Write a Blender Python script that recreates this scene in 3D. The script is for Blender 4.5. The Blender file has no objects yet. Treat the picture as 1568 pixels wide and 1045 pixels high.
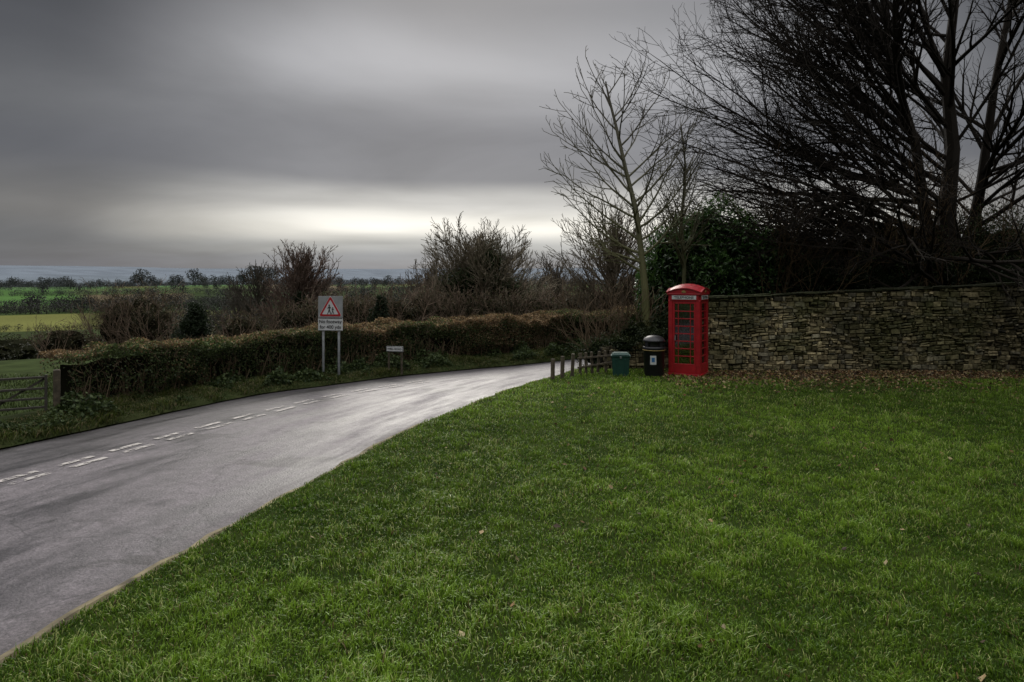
import bpy, bmesh, math, random
import numpy as np
from mathutils import Vector, Matrix
random.seed(7); rng=np.random.default_rng(11)
S=bpy.context.scene

# ------------------------------------------------ helpers
def link(o,parent=None):
    S.collection.objects.link(o)
    if parent: o.parent=parent
    return o
def mesh_np(name,verts,faces,mat,cols=None,parent=None,smooth=False,uv=None):
    me=bpy.data.meshes.new(name)
    verts=np.asarray(verts,dtype=np.float32)
    fl=[np.asarray(f,dtype=np.int32) for f in faces if len(f)]
    tot=np.concatenate([np.full(len(f),f.shape[1],dtype=np.int32) for f in fl])
    loops=np.concatenate([f.ravel() for f in fl])
    start=np.concatenate([[0],np.cumsum(tot)[:-1]]).astype(np.int32)
    me.vertices.add(len(verts)); me.vertices.foreach_set('co',verts.ravel())
    me.loops.add(len(loops)); me.loops.foreach_set('vertex_index',loops)
    me.polygons.add(len(tot)); me.polygons.foreach_set('loop_start',start)
    try: me.polygons.foreach_set('loop_total',tot)
    except Exception: pass
    me.polygons.foreach_set('use_smooth',np.full(len(tot),smooth))
    me.update(calc_edges=True)
    if cols is not None:
        a=me.color_attributes.new('Col','FLOAT_COLOR','POINT')
        c=np.ones((len(verts),4),dtype=np.float32); c[:,:3]=np.clip(cols,0,1)
        a.data.foreach_set('color',c.ravel())
    if uv is not None:
        u=me.uv_layers.new(name='UVMap'); u.data.foreach_set('uv',np.asarray(uv,dtype=np.float32)[loops].ravel())
    me.materials.append(mat)
    return link(bpy.data.objects.new(name,me),parent)
def empty(name,loc=(0,0,0),rz=0):
    e=bpy.data.objects.new(name,None); e.location=loc; e.rotation_euler=(0,0,rz); e.empty_display_size=.2
    return link(e)
def box(name,size,loc,mat,parent=None,bev=0,rot=(0,0,0),seg=2):
    bm=bmesh.new(); bmesh.ops.create_cube(bm,size=1)
    for v in bm.verts: v.co=Vector((v.co.x*size[0],v.co.y*size[1],v.co.z*size[2]))
    if bev: bmesh.ops.bevel(bm,geom=bm.edges[:],offset=bev,segments=seg,affect='EDGES',profile=.5)
    me=bpy.data.meshes.new(name); bm.to_mesh(me); bm.free(); me.materials.append(mat)
    o=bpy.data.objects.new(name,me); o.location=loc; o.rotation_euler=rot
    return link(o,parent)
def lathe(name,prof,mat,parent=None,loc=(0,0,0),n=32,smooth=True):
    V=[];F=[]
    for r,z in prof:
        for i in range(n):
            a=2*math.pi*i/n; V.append((r*math.cos(a),r*math.sin(a),z))
    for j in range(len(prof)-1):
        for i in range(n):
            F.append((j*n+i,j*n+(i+1)%n,(j+1)*n+(i+1)%n,(j+1)*n+i))
    o=mesh_np(name,V,[np.array(F)],mat,parent=parent,smooth=smooth); o.location=loc; return o
def poly(name,pts,thick,mat,parent=None,loc=(0,0,0),rot=(0,0,0)):
    bm=bmesh.new(); vs=[bm.verts.new((x,0,z)) for x,z in pts]; f=bm.faces.new(vs)
    r=bmesh.ops.extrude_face_region(bm,geom=[f])
    for v in [g for g in r['geom'] if isinstance(g,bmesh.types.BMVert)]: v.co.y-=thick
    bmesh.ops.recalc_face_normals(bm,faces=bm.faces[:])
    me=bpy.data.meshes.new(name); bm.to_mesh(me); bm.free(); me.materials.append(mat)
    o=bpy.data.objects.new(name,me); o.location=loc; o.rotation_euler=rot; return link(o,parent)
def text(name,body,size,loc,mat,parent,ext=.001,bold=0.0):
    cu=bpy.data.curves.new(name,'FONT'); cu.body=body; cu.size=size; cu.align_x='CENTER'; cu.align_y='CENTER'; cu.extrude=ext; cu.offset=bold
    o=bpy.data.objects.new(name,cu); o.location=loc; o.rotation_euler=(math.pi/2,0,0); cu.materials.append(mat); return link(o,parent)

def lattice(seed):
    r=np.random.default_rng(seed); return r.random((256,256))
_l=[lattice(i) for i in range(4)]
def vnoise(x,y,sc,k=0):
    x=np.asarray(x)/sc+57.3; y=np.asarray(y)/sc+91.7
    xi=np.floor(x).astype(int); yi=np.floor(y).astype(int); fx=x-xi; fy=y-yi
    fx=fx*fx*(3-2*fx); fy=fy*fy*(3-2*fy); L=_l[k]
    a=L[xi%256,yi%256]; b=L[(xi+1)%256,yi%256]; c=L[xi%256,(yi+1)%256]; d=L[(xi+1)%256,(yi+1)%256]
    return (a*(1-fx)+b*fx)*(1-fy)+(c*(1-fx)+d*fx)*fy
def lerp(a,b,t): return np.asarray(a)*(1-t)+np.asarray(b)*t

# ------------------------------------------------ materials
def mat(name,col=(.5,.5,.5),rough=.6,var=.0,scale=8,bump=0,metal=0,spec=.5,bscale=None):
    m=bpy.data.materials.new(name); m.use_nodes=True; nt=m.node_tree; b=nt.nodes['Principled BSDF']
    b.inputs['Base Color'].default_value=(*col,1); b.inputs['Roughness'].default_value=rough; b.inputs['Metallic'].default_value=metal
    b.inputs['Specular IOR Level'].default_value=spec
    tc=nt.nodes.new('ShaderNodeTexCoord')
    if var:
        n=nt.nodes.new('ShaderNodeTexNoise'); n.inputs['Scale'].default_value=scale; n.inputs['Detail'].default_value=6; nt.links.new(tc.outputs['Object'],n.inputs['Vector'])
        r=nt.nodes.new('ShaderNodeValToRGB'); r.color_ramp.elements[0].position=.3; r.color_ramp.elements[1].position=.7
        r.color_ramp.elements[0].color=(*[c*(1-var) for c in col],1); r.color_ramp.elements[1].color=(*[min(1,c*(1+var)) for c in col],1)
        nt.links.new(n.outputs['Fac'],r.inputs['Fac']); nt.links.new(r.outputs['Color'],b.inputs['Base Color'])
    if bump:
        n2=nt.nodes.new('ShaderNodeTexNoise'); n2.inputs['Scale'].default_value=bscale or scale*3; n2.inputs['Detail'].default_value=5; nt.links.new(tc.outputs['Object'],n2.inputs['Vector'])
        bp=nt.nodes.new('ShaderNodeBump'); bp.inputs['Strength'].default_value=bump; bp.inputs['Distance'].default_value=.02
        nt.links.new(n2.outputs['Fac'],bp.inputs['Height']); nt.links.new(bp.outputs['Normal'],b.inputs['Normal'])
    return m
def mat_attr(name,rough=.7,transl=0,spec=.3,noise=0,nscale=20,bump=0):
    m=bpy.data.materials.new(name); m.use_nodes=True; nt=m.node_tree; b=nt.nodes['Principled BSDF']; out=nt.nodes['Material Output']
    at=nt.nodes.new('ShaderNodeAttribute'); at.attribute_name='Col'; src=at.outputs['Color']
    tc=nt.nodes.new('ShaderNodeTexCoord')
    if noise:
        n=nt.nodes.new('ShaderNodeTexNoise'); n.inputs['Scale'].default_value=nscale; n.inputs['Detail'].default_value=6; nt.links.new(tc.outputs['Object'],n.inputs['Vector'])
        mr=nt.nodes.new('ShaderNodeMapRange'); mr.inputs['From Min'].default_value=.3; mr.inputs['From Max'].default_value=.7; mr.inputs['To Min'].default_value=1-noise; mr.inputs['To Max'].default_value=1+noise
        nt.links.new(n.outputs['Fac'],mr.inputs['Value'])
        mx=nt.nodes.new('ShaderNodeVectorMath'); mx.operation='SCALE'; nt.links.new(src,mx.inputs[0]); nt.links.new(mr.outputs[0],mx.inputs['Scale']); src=mx.outputs[0]
        if bump:
            bp=nt.nodes.new('ShaderNodeBump'); bp.inputs['Strength'].default_value=bump; bp.inputs['Distance'].default_value=.02
            nt.links.new(n.outputs['Fac'],bp.inputs['Height']); nt.links.new(bp.outputs['Normal'],b.inputs['Normal'])
    nt.links.new(src,b.inputs['Base Color']); b.inputs['Roughness'].default_value=rough; b.inputs['Specular IOR Level'].default_value=spec
    if transl:
        t=nt.nodes.new('ShaderNodeBsdfTranslucent'); nt.links.new(src,t.inputs['Color']); mxs=nt.nodes.new('ShaderNodeMixShader'); mxs.inputs[0].default_value=transl
        nt.links.new(b.outputs[0],mxs.inputs[1]); nt.links.new(t.outputs[0],mxs.inputs[2]); nt.links.new(mxs.outputs[0],out.inputs['Surface'])
    return m
M_leaf=mat_attr('leaf',.6,.3,.25); M_grass=mat_attr('grass_blade',.42,.4,.35); M_bark=mat_attr('bark',.85,0,.15)
M_terrain=mat_attr('terrain',.95,0,.02,.35,1.5,.0); M_stone=mat_attr('stone',.9,0,.15,.5,11,.7)
M_core=mat_attr('foliage_core',1,0,0)
M_red=mat('red_paint',(.33,.008,.014),.4,.2,6,.05); M_black=mat('black_plastic',(.012,.012,.014),.45,.2,10)
M_white=mat('white_sign',(.55,.56,.55),.4,.12,6); M_greyplate=mat('grey_plate',(.27,.28,.28),.5,.15,6); M_signred=mat('sign_red',(.4,.012,.018),.4,.08,9)
M_ink=mat('sign_black',(.015,.015,.015),.5); M_galv=mat('galvanised_steel',(.2,.21,.21),.5,.25,12,0,.5)
M_green=mat('green_plastic',(.01,.05,.038),.5,.2,8); M_wood=mat('weathered_wood',(.075,.06,.038),.85,.5,10,.4); M_conc=mat('concrete',(.12,.11,.09),.9,.25,15,.4)
M_blue=mat('blue_label',(.04,.15,.35),.4); M_darkmetal=mat('weathered_rail',(.045,.04,.03),.8,.3,20); M_gold=mat('dull_gold',(.28,.2,.06),.5,.1)

def glass():
    m=bpy.data.materials.new('window_glass'); m.use_nodes=True; nt=m.node_tree; nt.nodes.remove(nt.nodes['Principled BSDF'])
    t=nt.nodes.new('ShaderNodeBsdfTransparent'); t.inputs[0].default_value=(.6,.62,.62,1); g=nt.nodes.new('ShaderNodeBsdfGlossy'); g.inputs['Roughness'].default_value=.08; g.inputs[0].default_value=(.9,.9,.9,1)
    f=nt.nodes.new('ShaderNodeFresnel'); f.inputs[0].default_value=1.9; x=nt.nodes.new('ShaderNodeMixShader')
    nt.links.new(f.outputs[0],x.inputs[0]); nt.links.new(t.outputs[0],x.inputs[1]); nt.links.new(g.outputs[0],x.inputs[2]); nt.links.new(x.outputs[0],nt.nodes['Material Output'].inputs[0]); return m
M_glass=glass()

# ------------------------------------------------ scatter helpers
def diamonds(P,size,aspect=.45,up=None,cols=None,flat=0):
    n=len(P); size=np.broadcast_to(size,(n,))[:,None]
    a=rng.normal(size=(n,3)); 
    if flat: a[:,2]*=(1-flat)
    a/=np.linalg.norm(a,axis=1)[:,None]
    b=rng.normal(size=(n,3)); 
    if flat: b[:,2]*=(1-flat)
    b-=a*(a*b).sum(1)[:,None]; b/=np.linalg.norm(b,axis=1)[:,None]
    c=np.cross(a,b)
    v=np.stack([P-a*size/2, P+b*size*aspect/2+c*size*.06, P+a*size/2, P-b*size*aspect/2+c*size*.06],1).reshape(-1,3)
    f=np.arange(n*4).reshape(n,4)
    cc=np.repeat(cols,4,axis=0) if cols is not None else None
    return v,f,cc
def tubes(segs,kthick=7,thr=.03):
    A=np.array([(s[0][0],s[0][1],s[0][2],s[1][0],s[1][1],s[1][2],s[2],s[3]) for s in segs])
    V=[];F=[];off=0
    for k,mask in ((kthick,A[:,6]>=thr),(3,A[:,6]<thr)):
        B=A[mask]
        if not len(B): continue
        p=B[:,:3];q=B[:,3:6];d=q-p;L=np.linalg.norm(d,axis=1)[:,None];d=d/np.maximum(L,1e-6)
        ref=np.where(np.abs(d[:,2:3])>.9,np.array([[1.,0,0]]),np.array([[0,0,1.]]))
        u=np.cross(d,ref);u/=np.linalg.norm(u,axis=1)[:,None];w=np.cross(d,u)
        p=p-d*B[:,6:7]*.25
        ang=2*np.pi*np.arange(k)/k
        ring=u[:,None,:]*np.cos(ang)[None,:,None]+w[:,None,:]*np.sin(ang)[None,:,None]
        v=np.concatenate([p[:,None]+ring*B[:,6][:,None,None],q[:,None]+ring*B[:,7][:,None,None]],1)
        n=len(B); base=off+np.arange(n)[:,None,None]*2*k
        i=np.arange(k)[None,:,None]; j=(i+1)%k
        f=np.concatenate([base+i,base+j,base+j+k,base+i+k],2).reshape(-1,4)
        V.append(v.reshape(-1,3));F.append(f);off+=n*2*k
    return np.concatenate(V),np.concatenate(F)
def rdir(): 
    return Vector((random.gauss(0,1),random.gauss(0,1),random.gauss(0,1))).normalized()
def grow(segs,p,d,L,r,lev,prm):
    P=prm[lev]; n=max(2,int(L/P['step'])); st=L/n; rr=r
    for i in range(n):
        d=(d+rdir()*P['wob']+Vector((0,0,P.get('up',0)))).normalized()
        q=p+d*st; r1=max(P.get('rmin',.004),r*(1-.78*(i+1)/n)); segs.append((p,q,rr,r1)); rr=r1; p=q
        t=(i+1)/n
        if lev+1<len(prm) and t>P.get('start',.2):
            k=P['kids']; c=int(k)+(random.random()<k-int(k))
            for _ in range(c):
                ax=d.cross(rdir()).normalized(); an=math.radians(random.uniform(*P['ang']))
                cd=Matrix.Rotation(an,3,ax)@d
                cl=L*random.uniform(*P['lr'])*(1-.55*t)
                grow(segs,p,cd,cl,max(P.get('rmin',.004),min(rr*.75,r*.6)),lev+1,prm)
def tree(name,segs,col,var=.25,parent=None,mossy=None):
    v,f=tubes(segs)
    c=np.tile(np.array(col),(len(v),1))*(1+var*(vnoise(v[:,0]+v[:,1],v[:,2],.3)[:,None]-.5)*2)
    if mossy is not None:
        t=np.clip(1-(v[:,2]-mossy[1])/mossy[2],0,1)[:,None]*.7; c=c*(1-t)+np.array(mossy[0])*t
    return mesh_np(name,v,[f],M_bark,c,parent)

# ------------------------------------------------ road geometry paths
LEFT=[(-16,-8),(-13.2,0),(-10.6,5),(-9.0,8.9),(-8.08,10.8),(-7.53,12.04),(-6.61,14.3),(-5.82,15.85),(-4.65,17.1),(-3.28,18.6),(-1.58,19.9),(0.32,21.2),(1.97,22.6),(3.55,24.0),(6.5,26.0),(11,28),(20,31)]
RIGHT=[(-4.4,-8),(-3.9,0),(-3.7,3),(-3.57,4.88),(-3.30,6.34),(-3.01,7.61),(-2.64,9.06),(-1.87,11.9),(-1.11,13.8),(-.36,15.7),(.43,17.3),(1.0,18.2),(1.7,19.6),(2.9,21.2),(5,22.9),(8,24.3),(12,25.8),(21,28.6)]
def spline(P,n):
    P=np.array(P,float); Q=np.vstack([2*P[0]-P[1],P,2*P[-1]-P[-2]]); out=[]
    for i in range(1,len(Q)-2):
        t=np.linspace(0,1,20,endpoint=False)[:,None]
        a,b,c,d=Q[i-1],Q[i],Q[i+1],Q[i+2]
        out.append(.5*((2*b)+(-a+c)*t+(2*a-5*b+4*c-d)*t**2+(-a+3*b-3*c+d)*t**3))
    out=np.vstack(out+[P[-1:]]); s=np.concatenate([[0],np.cumsum(np.linalg.norm(np.diff(out,axis=0),axis=1))])
    ss=np.linspace(0,s[-1],n); return np.stack([np.interp(ss,s,out[:,0]),np.interp(ss,s,out[:,1])],1),s[-1]
Lp,Ll=spline(LEFT,300); Rp,Rl=spline(RIGHT,300)
def normals(P):
    t=np.gradient(P,axis=0); t/=np.linalg.norm(t,axis=1)[:,None]; return np.stack([-t[:,1],t[:,0]],1)
Ln=normals(Lp); Rn=normals(Rp)
def rightx(y): return np.interp(y,Rp[:,1],Rp[:,0])
def leftx(y): return np.interp(y,Lp[:,1],Lp[:,0])

# ------------------------------------------------ ground (one sheet to the horizon)
RZ=[(0,0),(28,0),(60,-3.5),(120,-9),(220,-14.5),(350,-17),(500,-18),(700,-16.5),(900,-11),(1100,-8.5),(1300,-13),(2000,-40),(3000,-30),(4500,30),(5500,58),(7000,40),(12000,-20)]
def gz(x,y):
    x=np.asarray(x,float);y=np.asarray(y,float)
    r=np.hypot(x,y); z=np.interp(r,[a for a,b in RZ],[b for a,b in RZ])
    amp=np.clip((r-60)/600,0,1)
    z=z+amp*(vnoise(x,y,260,1)-.5)*6+np.clip((r-2500)/2000,0,1)*(vnoise(x,y,1400,2)-.5)*90
    return z
na=420
radii=np.concatenate([np.linspace(.5,30,24),np.geomspace(31.5,12000,190)])
ang=np.linspace(0,2*np.pi,na,endpoint=False)
R,A=np.meshgrid(radii,ang,indexing='ij'); X=R*np.sin(A);Y=R*np.cos(A); Z=gz(X,Y)
V=np.stack([X.ravel(),Y.ravel(),Z.ravel()],1); V=np.vstack([V,[[0,0,0]]])
i=np.arange(len(radii)-1)[:,None]*na; j=np.arange(na)[None,:]; jn=(j+1)%na
F=np.stack([i+j,i+na+j,i+na+jn,i+jn],2).reshape(-1,4)[:,::-1]
F3=np.stack([np.full(na,len(V)-1),np.arange(na),(np.arange(na)+1)%na],1)[:,::-1]
r=np.hypot(V[:,0],V[:,1]); th=np.degrees(np.arctan2(V[:,0],V[:,1]))
C=np.tile(np.array([.03,.042,.014]),(len(V),1))
bands=[(300,500),(500,640),(640,790),(790,930),(930,1150),(1150,1800),(1800,2600)]
pal=[np.array(c) for c in ([.135,.14,.04],[.065,.135,.035],[.08,.155,.05],[.13,.105,.06],[.05,.08,.025],[.08,.12,.04])]
rr=np.random.default_rng(5)
for bi,(a,b) in enumerate(bands):
    w=[9,12,10,8,7,5,5][bi]; ids=np.floor((th+3*bi+180)/w).astype(int)
    tab=rr.integers(0,len(pal),400)
    m=(r>=a)&(r<b); 
    cc=np.array(pal)[tab[ids%400]]
    if bi==0: cc=np.where(((th<-32)&(th>-60))[:,None],pal[0],cc*.4)
    if bi==1: cc=np.where((th<-26)[:,None],pal[4]*.7,cc*.4)
    if bi==2: cc=np.where((th<-32)[:,None],pal[1],np.where((th<-25)[:,None],pal[3]*.8,cc*.5))
    if bi==3: cc=np.where((th<-33)[:,None],pal[1]*.8,np.where((th<-20)[:,None],pal[5]*.8,cc*.8))
    if bi==4: cc=np.where(((th<-30)|((th<-20)&(th>-28)))[:,None],pal[2],cc*.7)
    C[m]=cc[m]
haz=np.clip((r-900)/3000,0,1)[:,None]; C=C*(1-haz)+np.array([.15,.175,.205])*haz  # distance haze blended into the far ground colour
C*= (0.8+.4*vnoise(V[:,0],V[:,1],60)[:,None])
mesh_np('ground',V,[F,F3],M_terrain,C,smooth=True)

# ------------------------------------------------ road
nc=10; t=np.linspace(0,1,nc)[None,:,None]
G_=Lp[:,None,:]*(1-t)+Rp[:,None,:]*t
cam=.05*np.sin(np.pi*np.linspace(0,1,nc))[None,:]
Zr=np.broadcast_to(.006+cam,(300,nc))
Vr=np.concatenate([G_,Zr[:,:,None]],2).reshape(-1,3)
ii=np.arange(299)[:,None]*nc; jj=np.arange(nc-1)[None,:]
Fr=np.stack([ii+jj,ii+jj+1,ii+nc+jj+1,ii+nc+jj],2).reshape(-1,4)
uv=np.stack(np.broadcast_arrays(np.linspace(0,1,nc)[None,:],(np.linspace(0,1,300)*Rl)[:,None]),2).reshape(-1,2)
def road_mat():
    m=bpy.data.materials.new('wet_asphalt'); m.use_nodes=True; nt=m.node_tree; b=nt.nodes['Principled BSDF']; N=nt.nodes.new; Lk=nt.links.new
    tc=N('ShaderNodeTexCoord')
    def noise(scale,det,rough=.5,mp=None,src='Object'):
        n=N('ShaderNodeTexNoise'); n.inputs['Scale'].default_value=scale; n.inputs['Detail'].default_value=det; n.inputs['Roughness'].default_value=rough
        if mp:
            q=N('ShaderNodeMapping'); q.inputs['Scale'].default_value=mp; Lk(tc.outputs[src],q.inputs[0]); Lk(q.outputs[0],n.inputs[0])
        else: Lk(tc.outputs[src],n.inputs[0])
        return n.outputs[0]
    def ramp(x,p0,c0,p1,c1):
        r=N('ShaderNodeValToRGB'); r.color_ramp.elements[0].position=p0; r.color_ramp.elements[0].color=(*c0,1); r.color_ramp.elements[1].position=p1; r.color_ramp.elements[1].color=(*c1,1); Lk(x,r.inputs[0]); return r.outputs[0]
    def mul(a,c):
        mx=N('ShaderNodeMix'); mx.data_type='RGBA'; mx.blend_type='MULTIPLY'; mx.inputs[0].default_value=1; Lk(a,mx.inputs[6]); Lk(c,mx.inputs[7]); return mx.outputs[2]
    n1=noise(1,10,.72,(12,.32,1),'UV'); n2=noise(.7,8,.66); n3=noise(38,5,.65); n4=noise(7,9,.75); n5=noise(.45,7,.6,(1,1.6,1))
    col=ramp(n1,.38,(.045,.040,.043),.62,(.125,.108,.116))
    col=mul(col,ramp(n2,.38,(.45,.44,.46),.46,(1,1,1)))
    col=mul(col,ramp(n5,.38,(.45,.44,.43),.41,(1,1,1)))
    col=mul(col,ramp(n3,.32,(.5,.5,.5),.68,(1.5,1.5,1.5)))
    col=mul(col,ramp(n4,.35,(.62,.62,.62),.65,(1.35,1.35,1.35)))
    su=N('ShaderNodeSeparateXYZ'); Lk(tc.outputs['UV'],su.inputs[0])
    er=N('ShaderNodeValToRGB'); cr=er.color_ramp; cr.elements[0].position=0; cr.elements[0].color=(.3,.29,.28,1); cr.elements[1].position=1; cr.elements[1].color=(.45,.43,.40,1)
    for p,c in ((.06,.45),(.26,.55),(.36,1),(.93,1)): q=cr.elements.new(p); q.color=(c,c,c,1)
    wv=N('ShaderNodeMath'); wv.operation='MULTIPLY_ADD'; wv.inputs[1].default_value=.2; Lk(n2,wv.inputs[0]); 
    sb=N('ShaderNodeMath'); sb.operation='SUBTRACT'; sb.inputs[1].default_value=.10; Lk(su.outputs[0],sb.inputs[0]); Lk(sb.outputs[0],wv.inputs[2]); Lk(wv.outputs[0],er.inputs[0])
    col=mul(col,er.outputs[0])
    vo=N('ShaderNodeTexVoronoi'); vo.feature='DISTANCE_TO_EDGE'; vo.inputs['Scale'].default_value=.22
    wm=N('ShaderNodeVectorMath'); wm.operation='ADD'; nn=N('ShaderNodeTexNoise'); nn.inputs['Scale'].default_value=.9; nn.inputs['Detail'].default_value=8; Lk(tc.outputs['Object'],nn.inputs[0]); Lk(nn.outputs['Color'],wm.inputs[0]); Lk(tc.outputs['Object'],wm.inputs[1]); Lk(wm.outputs[0],vo.inputs[0])
    lt=N('ShaderNodeMapRange'); lt.inputs['From Max'].default_value=.004; lt.inputs['To Min'].default_value=.5; Lk(vo.outputs[0],lt.inputs[0])
    mx3=N('ShaderNodeVectorMath'); mx3.operation='SCALE'; Lk(col,mx3.inputs[0]); Lk(lt.outputs[0],mx3.inputs['Scale'])
    Lk(mx3.outputs[0],b.inputs['Base Color'])
    mr=N('ShaderNodeMapRange'); mr.inputs['From Min'].default_value=.38; mr.inputs['From Max'].default_value=.62; mr.inputs['To Min'].default_value=.34; mr.inputs['To Max'].default_value=.66; Lk(n1,mr.inputs[0]); Lk(mr.outputs[0],b.inputs['Roughness'])
    bp=N('ShaderNodeBump'); bp.inputs['Strength'].default_value=.6; bp.inputs['Distance'].default_value=.012; Lk(n3,bp.inputs['Height']); Lk(bp.outputs[0],b.inputs['Normal'])
    return m
mesh_np('road',Vr,[Fr],road_mat(),uv=uv,smooth=True)
def paint_mat():
    m=bpy.data.materials.new('worn_road_paint'); m.use_nodes=True; nt=m.node_tree; b=nt.nodes['Principled BSDF']; out=nt.nodes['Material Output']
    tc=nt.nodes.new('ShaderNodeTexCoord'); n=nt.nodes.new('ShaderNodeTexNoise'); n.inputs['Scale'].default_value=9; n.inputs['Detail'].default_value=9; n.inputs['Roughness'].default_value=.7; nt.links.new(tc.outputs['Object'],n.inputs[0])
    r=nt.nodes.new('ShaderNodeValToRGB'); r.color_ramp.elements[0].position=.42; r.color_ramp.elements[1].position=.54; nt.links.new(n.outputs[0],r.inputs[0])
    tr=nt.nodes.new('ShaderNodeBsdfTransparent'); mx=nt.nodes.new('ShaderNodeMixShader'); nt.links.new(r.outputs[0],mx.inputs[0]); nt.links.new(tr.outputs[0],mx.inputs[1]); nt.links.new(b.outputs[0],mx.inputs[2]); nt.links.new(mx.outputs[0],out.inputs[0])
    b.inputs['Base Color'].default_value=(.42,.39,.36,1); b.inputs['Roughness'].default_value=.7; return m
CL=[(-8.1,3),(-7.3,6),(-6.62,8.78),(-6.28,9.75),(-5.93,10.8),(-5.5,12.0),(-4.9,13.46),(-4.1,15.2),(-3.1,16.6),(-1.9,17.9)]
Cp,Cl=spline(CL,int(600)); Cn=normals(Cp)
def road_z(x,y):
    a=leftx(y);b=rightx(y); t=np.clip((x-a)/(b-a),0,1); return .006+.05*np.sin(np.pi*t)
dv=[];df=[]
for off in (-.13,.13):
    s=.1
    while s<Cl-.7:
        L=.55
        for k in range(3):
            s0=s+L*k/3; s1=s+L*(k+1)/3
            q=[]
            for ss,w in ((s0,-.055),(s0,.055),(s1,.055),(s1,-.055)):
                ix=min(599,int(ss/Cl*599)); p=Cp[ix]+Cn[ix]*(off+w); q.append((p[0],p[1],float(road_z(p[0],p[1]))+.010))
            b0=len(dv); dv+=q; df.append((b0,b0+1,b0+2,b0+3))
        s+=L+.30
mesh_np('road_marking',dv,[np.array(df)],paint_mat())
m=(Rp[:,1]<22)
K=Rp[m]; Kn=Rn[m]; jit=(vnoise(K[:,0]*1,K[:,1],.35)-.5)*.08
prof=[(.03,.0),(.02,.055),(-.06,.065),(-.10,.02)]
kv=[];n=len(K)
for o,z in prof:
    P=K+Kn*(o+jit*(1.5 if o<-.05 else 1))[:,None]; kv.append(np.stack([P[:,0],P[:,1],np.full(n,z)+jit*.3],1))
kv=np.concatenate(kv); kf=[]
for a in range(3):
    q=np.arange(n-1); kf.append(np.stack([a*n+q,a*n+q+1,(a+1)*n+q+1,(a+1)*n+q],1))
mesh_np('kerb',kv,kf,mat('kerb_stone',(.15,.125,.07),.9,.8,4,.6),smooth=False)

# ------------------------------------------------ lawn sheet + blades
ys=np.concatenate([np.linspace(-8,20.6,220)]); us=np.linspace(0,1,120)**1.5
LX=rightx(ys)[:,None]+.09+us[None,:]*(30-rightx(ys)[:,None]); LY=np.broadcast_to(ys[:,None],LX.shape)
def lawn_z(x,y): return .045+.02*vnoise(x,y,.5)+.03*vnoise(x,y,2.5,1)
LZ=lawn_z(LX,LY)
lv=np.stack([LX,LY,LZ],2).reshape(-1,3); a=np.arange(219)[:,None]*120; b=np.arange(119)[None,:]
lf=np.stack([a+b,a+b+1,a+b+121,a+b+120],2).reshape(-1,4)
def litter(x,y):
    return np.clip((y-16.3+2.0*(vnoise(x,y,1.3,2)-.5)*2)/3.0,0,1)*np.clip((x-3.6)/2.4,0,1)
lit=litter(lv[:,0],lv[:,1])[:,None]
nn=vnoise(lv[:,0],lv[:,1],.3)[:,None]
lc=lerp([.015,.026,.005],[.035,.05,.010],nn); lc=lc*(1-lit)+np.array([.035,.027,.014])*lit
mesh_np('lawn',lv,[lf],M_terrain,lc,smooth=True)
def blades(x,y,z,h,w,col,lean=.5,coh=.25):
    n=len(x); a=rng.random(n)*2*np.pi; dx=np.cos(a);dy=np.sin(a)
    la=a+rng.normal(0,.9,n)+np.pi/2; ll=h*lean*rng.random(n)
    gx=(vnoise(x,y,.22,3)-.5)*2; gy=(vnoise(x,y,.22,2)-.5)*2
    lx=np.cos(la)*ll+h*coh*gx; ly=np.sin(la)*ll+h*coh*gy
    P=np.stack([x,y,z],1); W=np.stack([dx*w/2,dy*w/2,0*w],1)
    Mid=P+np.stack([lx*.35,ly*.35,h*.6],1); T=P+np.stack([lx,ly,h*(1-.45*rng.random(n))],1)
    v=np.stack([P-W,P+W,Mid+W*.8,Mid-W*.8,T],1).reshape(-1,3); k=np.arange(n)[:,None]*5
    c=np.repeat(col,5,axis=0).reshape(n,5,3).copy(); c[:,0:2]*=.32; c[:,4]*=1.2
    return v,k+np.array([[0,1,2,3]]),k+np.array([[3,2,4]]),c.reshape(-1,3)
NB=560000
u=rng.random(NB); Yb=(math.sqrt(3.3)+u*(math.sqrt(19.6)-math.sqrt(3.3)))**2
Xb=(rng.random(NB)*2-1)*(Yb*.84+1.2)
k=(Xb>rightx(Yb)+.06); Xb=Xb[k];Yb=Yb[k]
lt=litter(Xb,Yb); k=rng.random(len(Xb))>lt*.88; Xb=Xb[k];Yb=Yb[k]
th_=vnoise(Xb,Yb,.16,1)*.6+vnoise(Xb,Yb,.5,0)*.4; k=rng.random(len(Xb))<np.clip((th_-.15)*3.2,.45,1); Xb=Xb[k];Yb=Yb[k]
n=len(Xb); c1=vnoise(Xb,Yb,.30); c2=vnoise(Xb,Yb,1.6,1); c3=vnoise(Xb,Yb,.12,2); c4=vnoise(Xb,Yb,.7,3); c5=vnoise(Xb,Yb,3.5,2)
tuft=np.clip((c3*.6+vnoise(Xb,Yb,.24,3)*.6-.6)*3,0,1)
h=(.032+.04*c1*c1*c4*1.6+.015*c2+.05*tuft)*(.5+.9*rng.random(n))
edge=np.clip((Xb-rightx(Yb))/.25,0,1); h*=.55+.45*edge
w=.0060+.0004*Yb
t=np.clip(.0+.35*c1+.35*c3+.4*(c2-.4)+.4*(c5-.45)+.2*tuft+rng.normal(0,.26,n),0,1)[:,None]
col=lerp([.050,.115,.008],[.225,.365,.036],t)*(.85+.35*c5[:,None])
y_=(rng.random(n)<.07+.08*(c4>.6))[:,None]; col=np.where(y_,np.array([.42,.46,.16]),col)
b_=(rng.random(n)<.025)[:,None]; col=np.where(b_,np.array([.2,.14,.07]),col)
v,f4,f3,c=blades(Xb,Yb,lawn_z(Xb,Yb)-.005,h,w,col,1.0)
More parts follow.
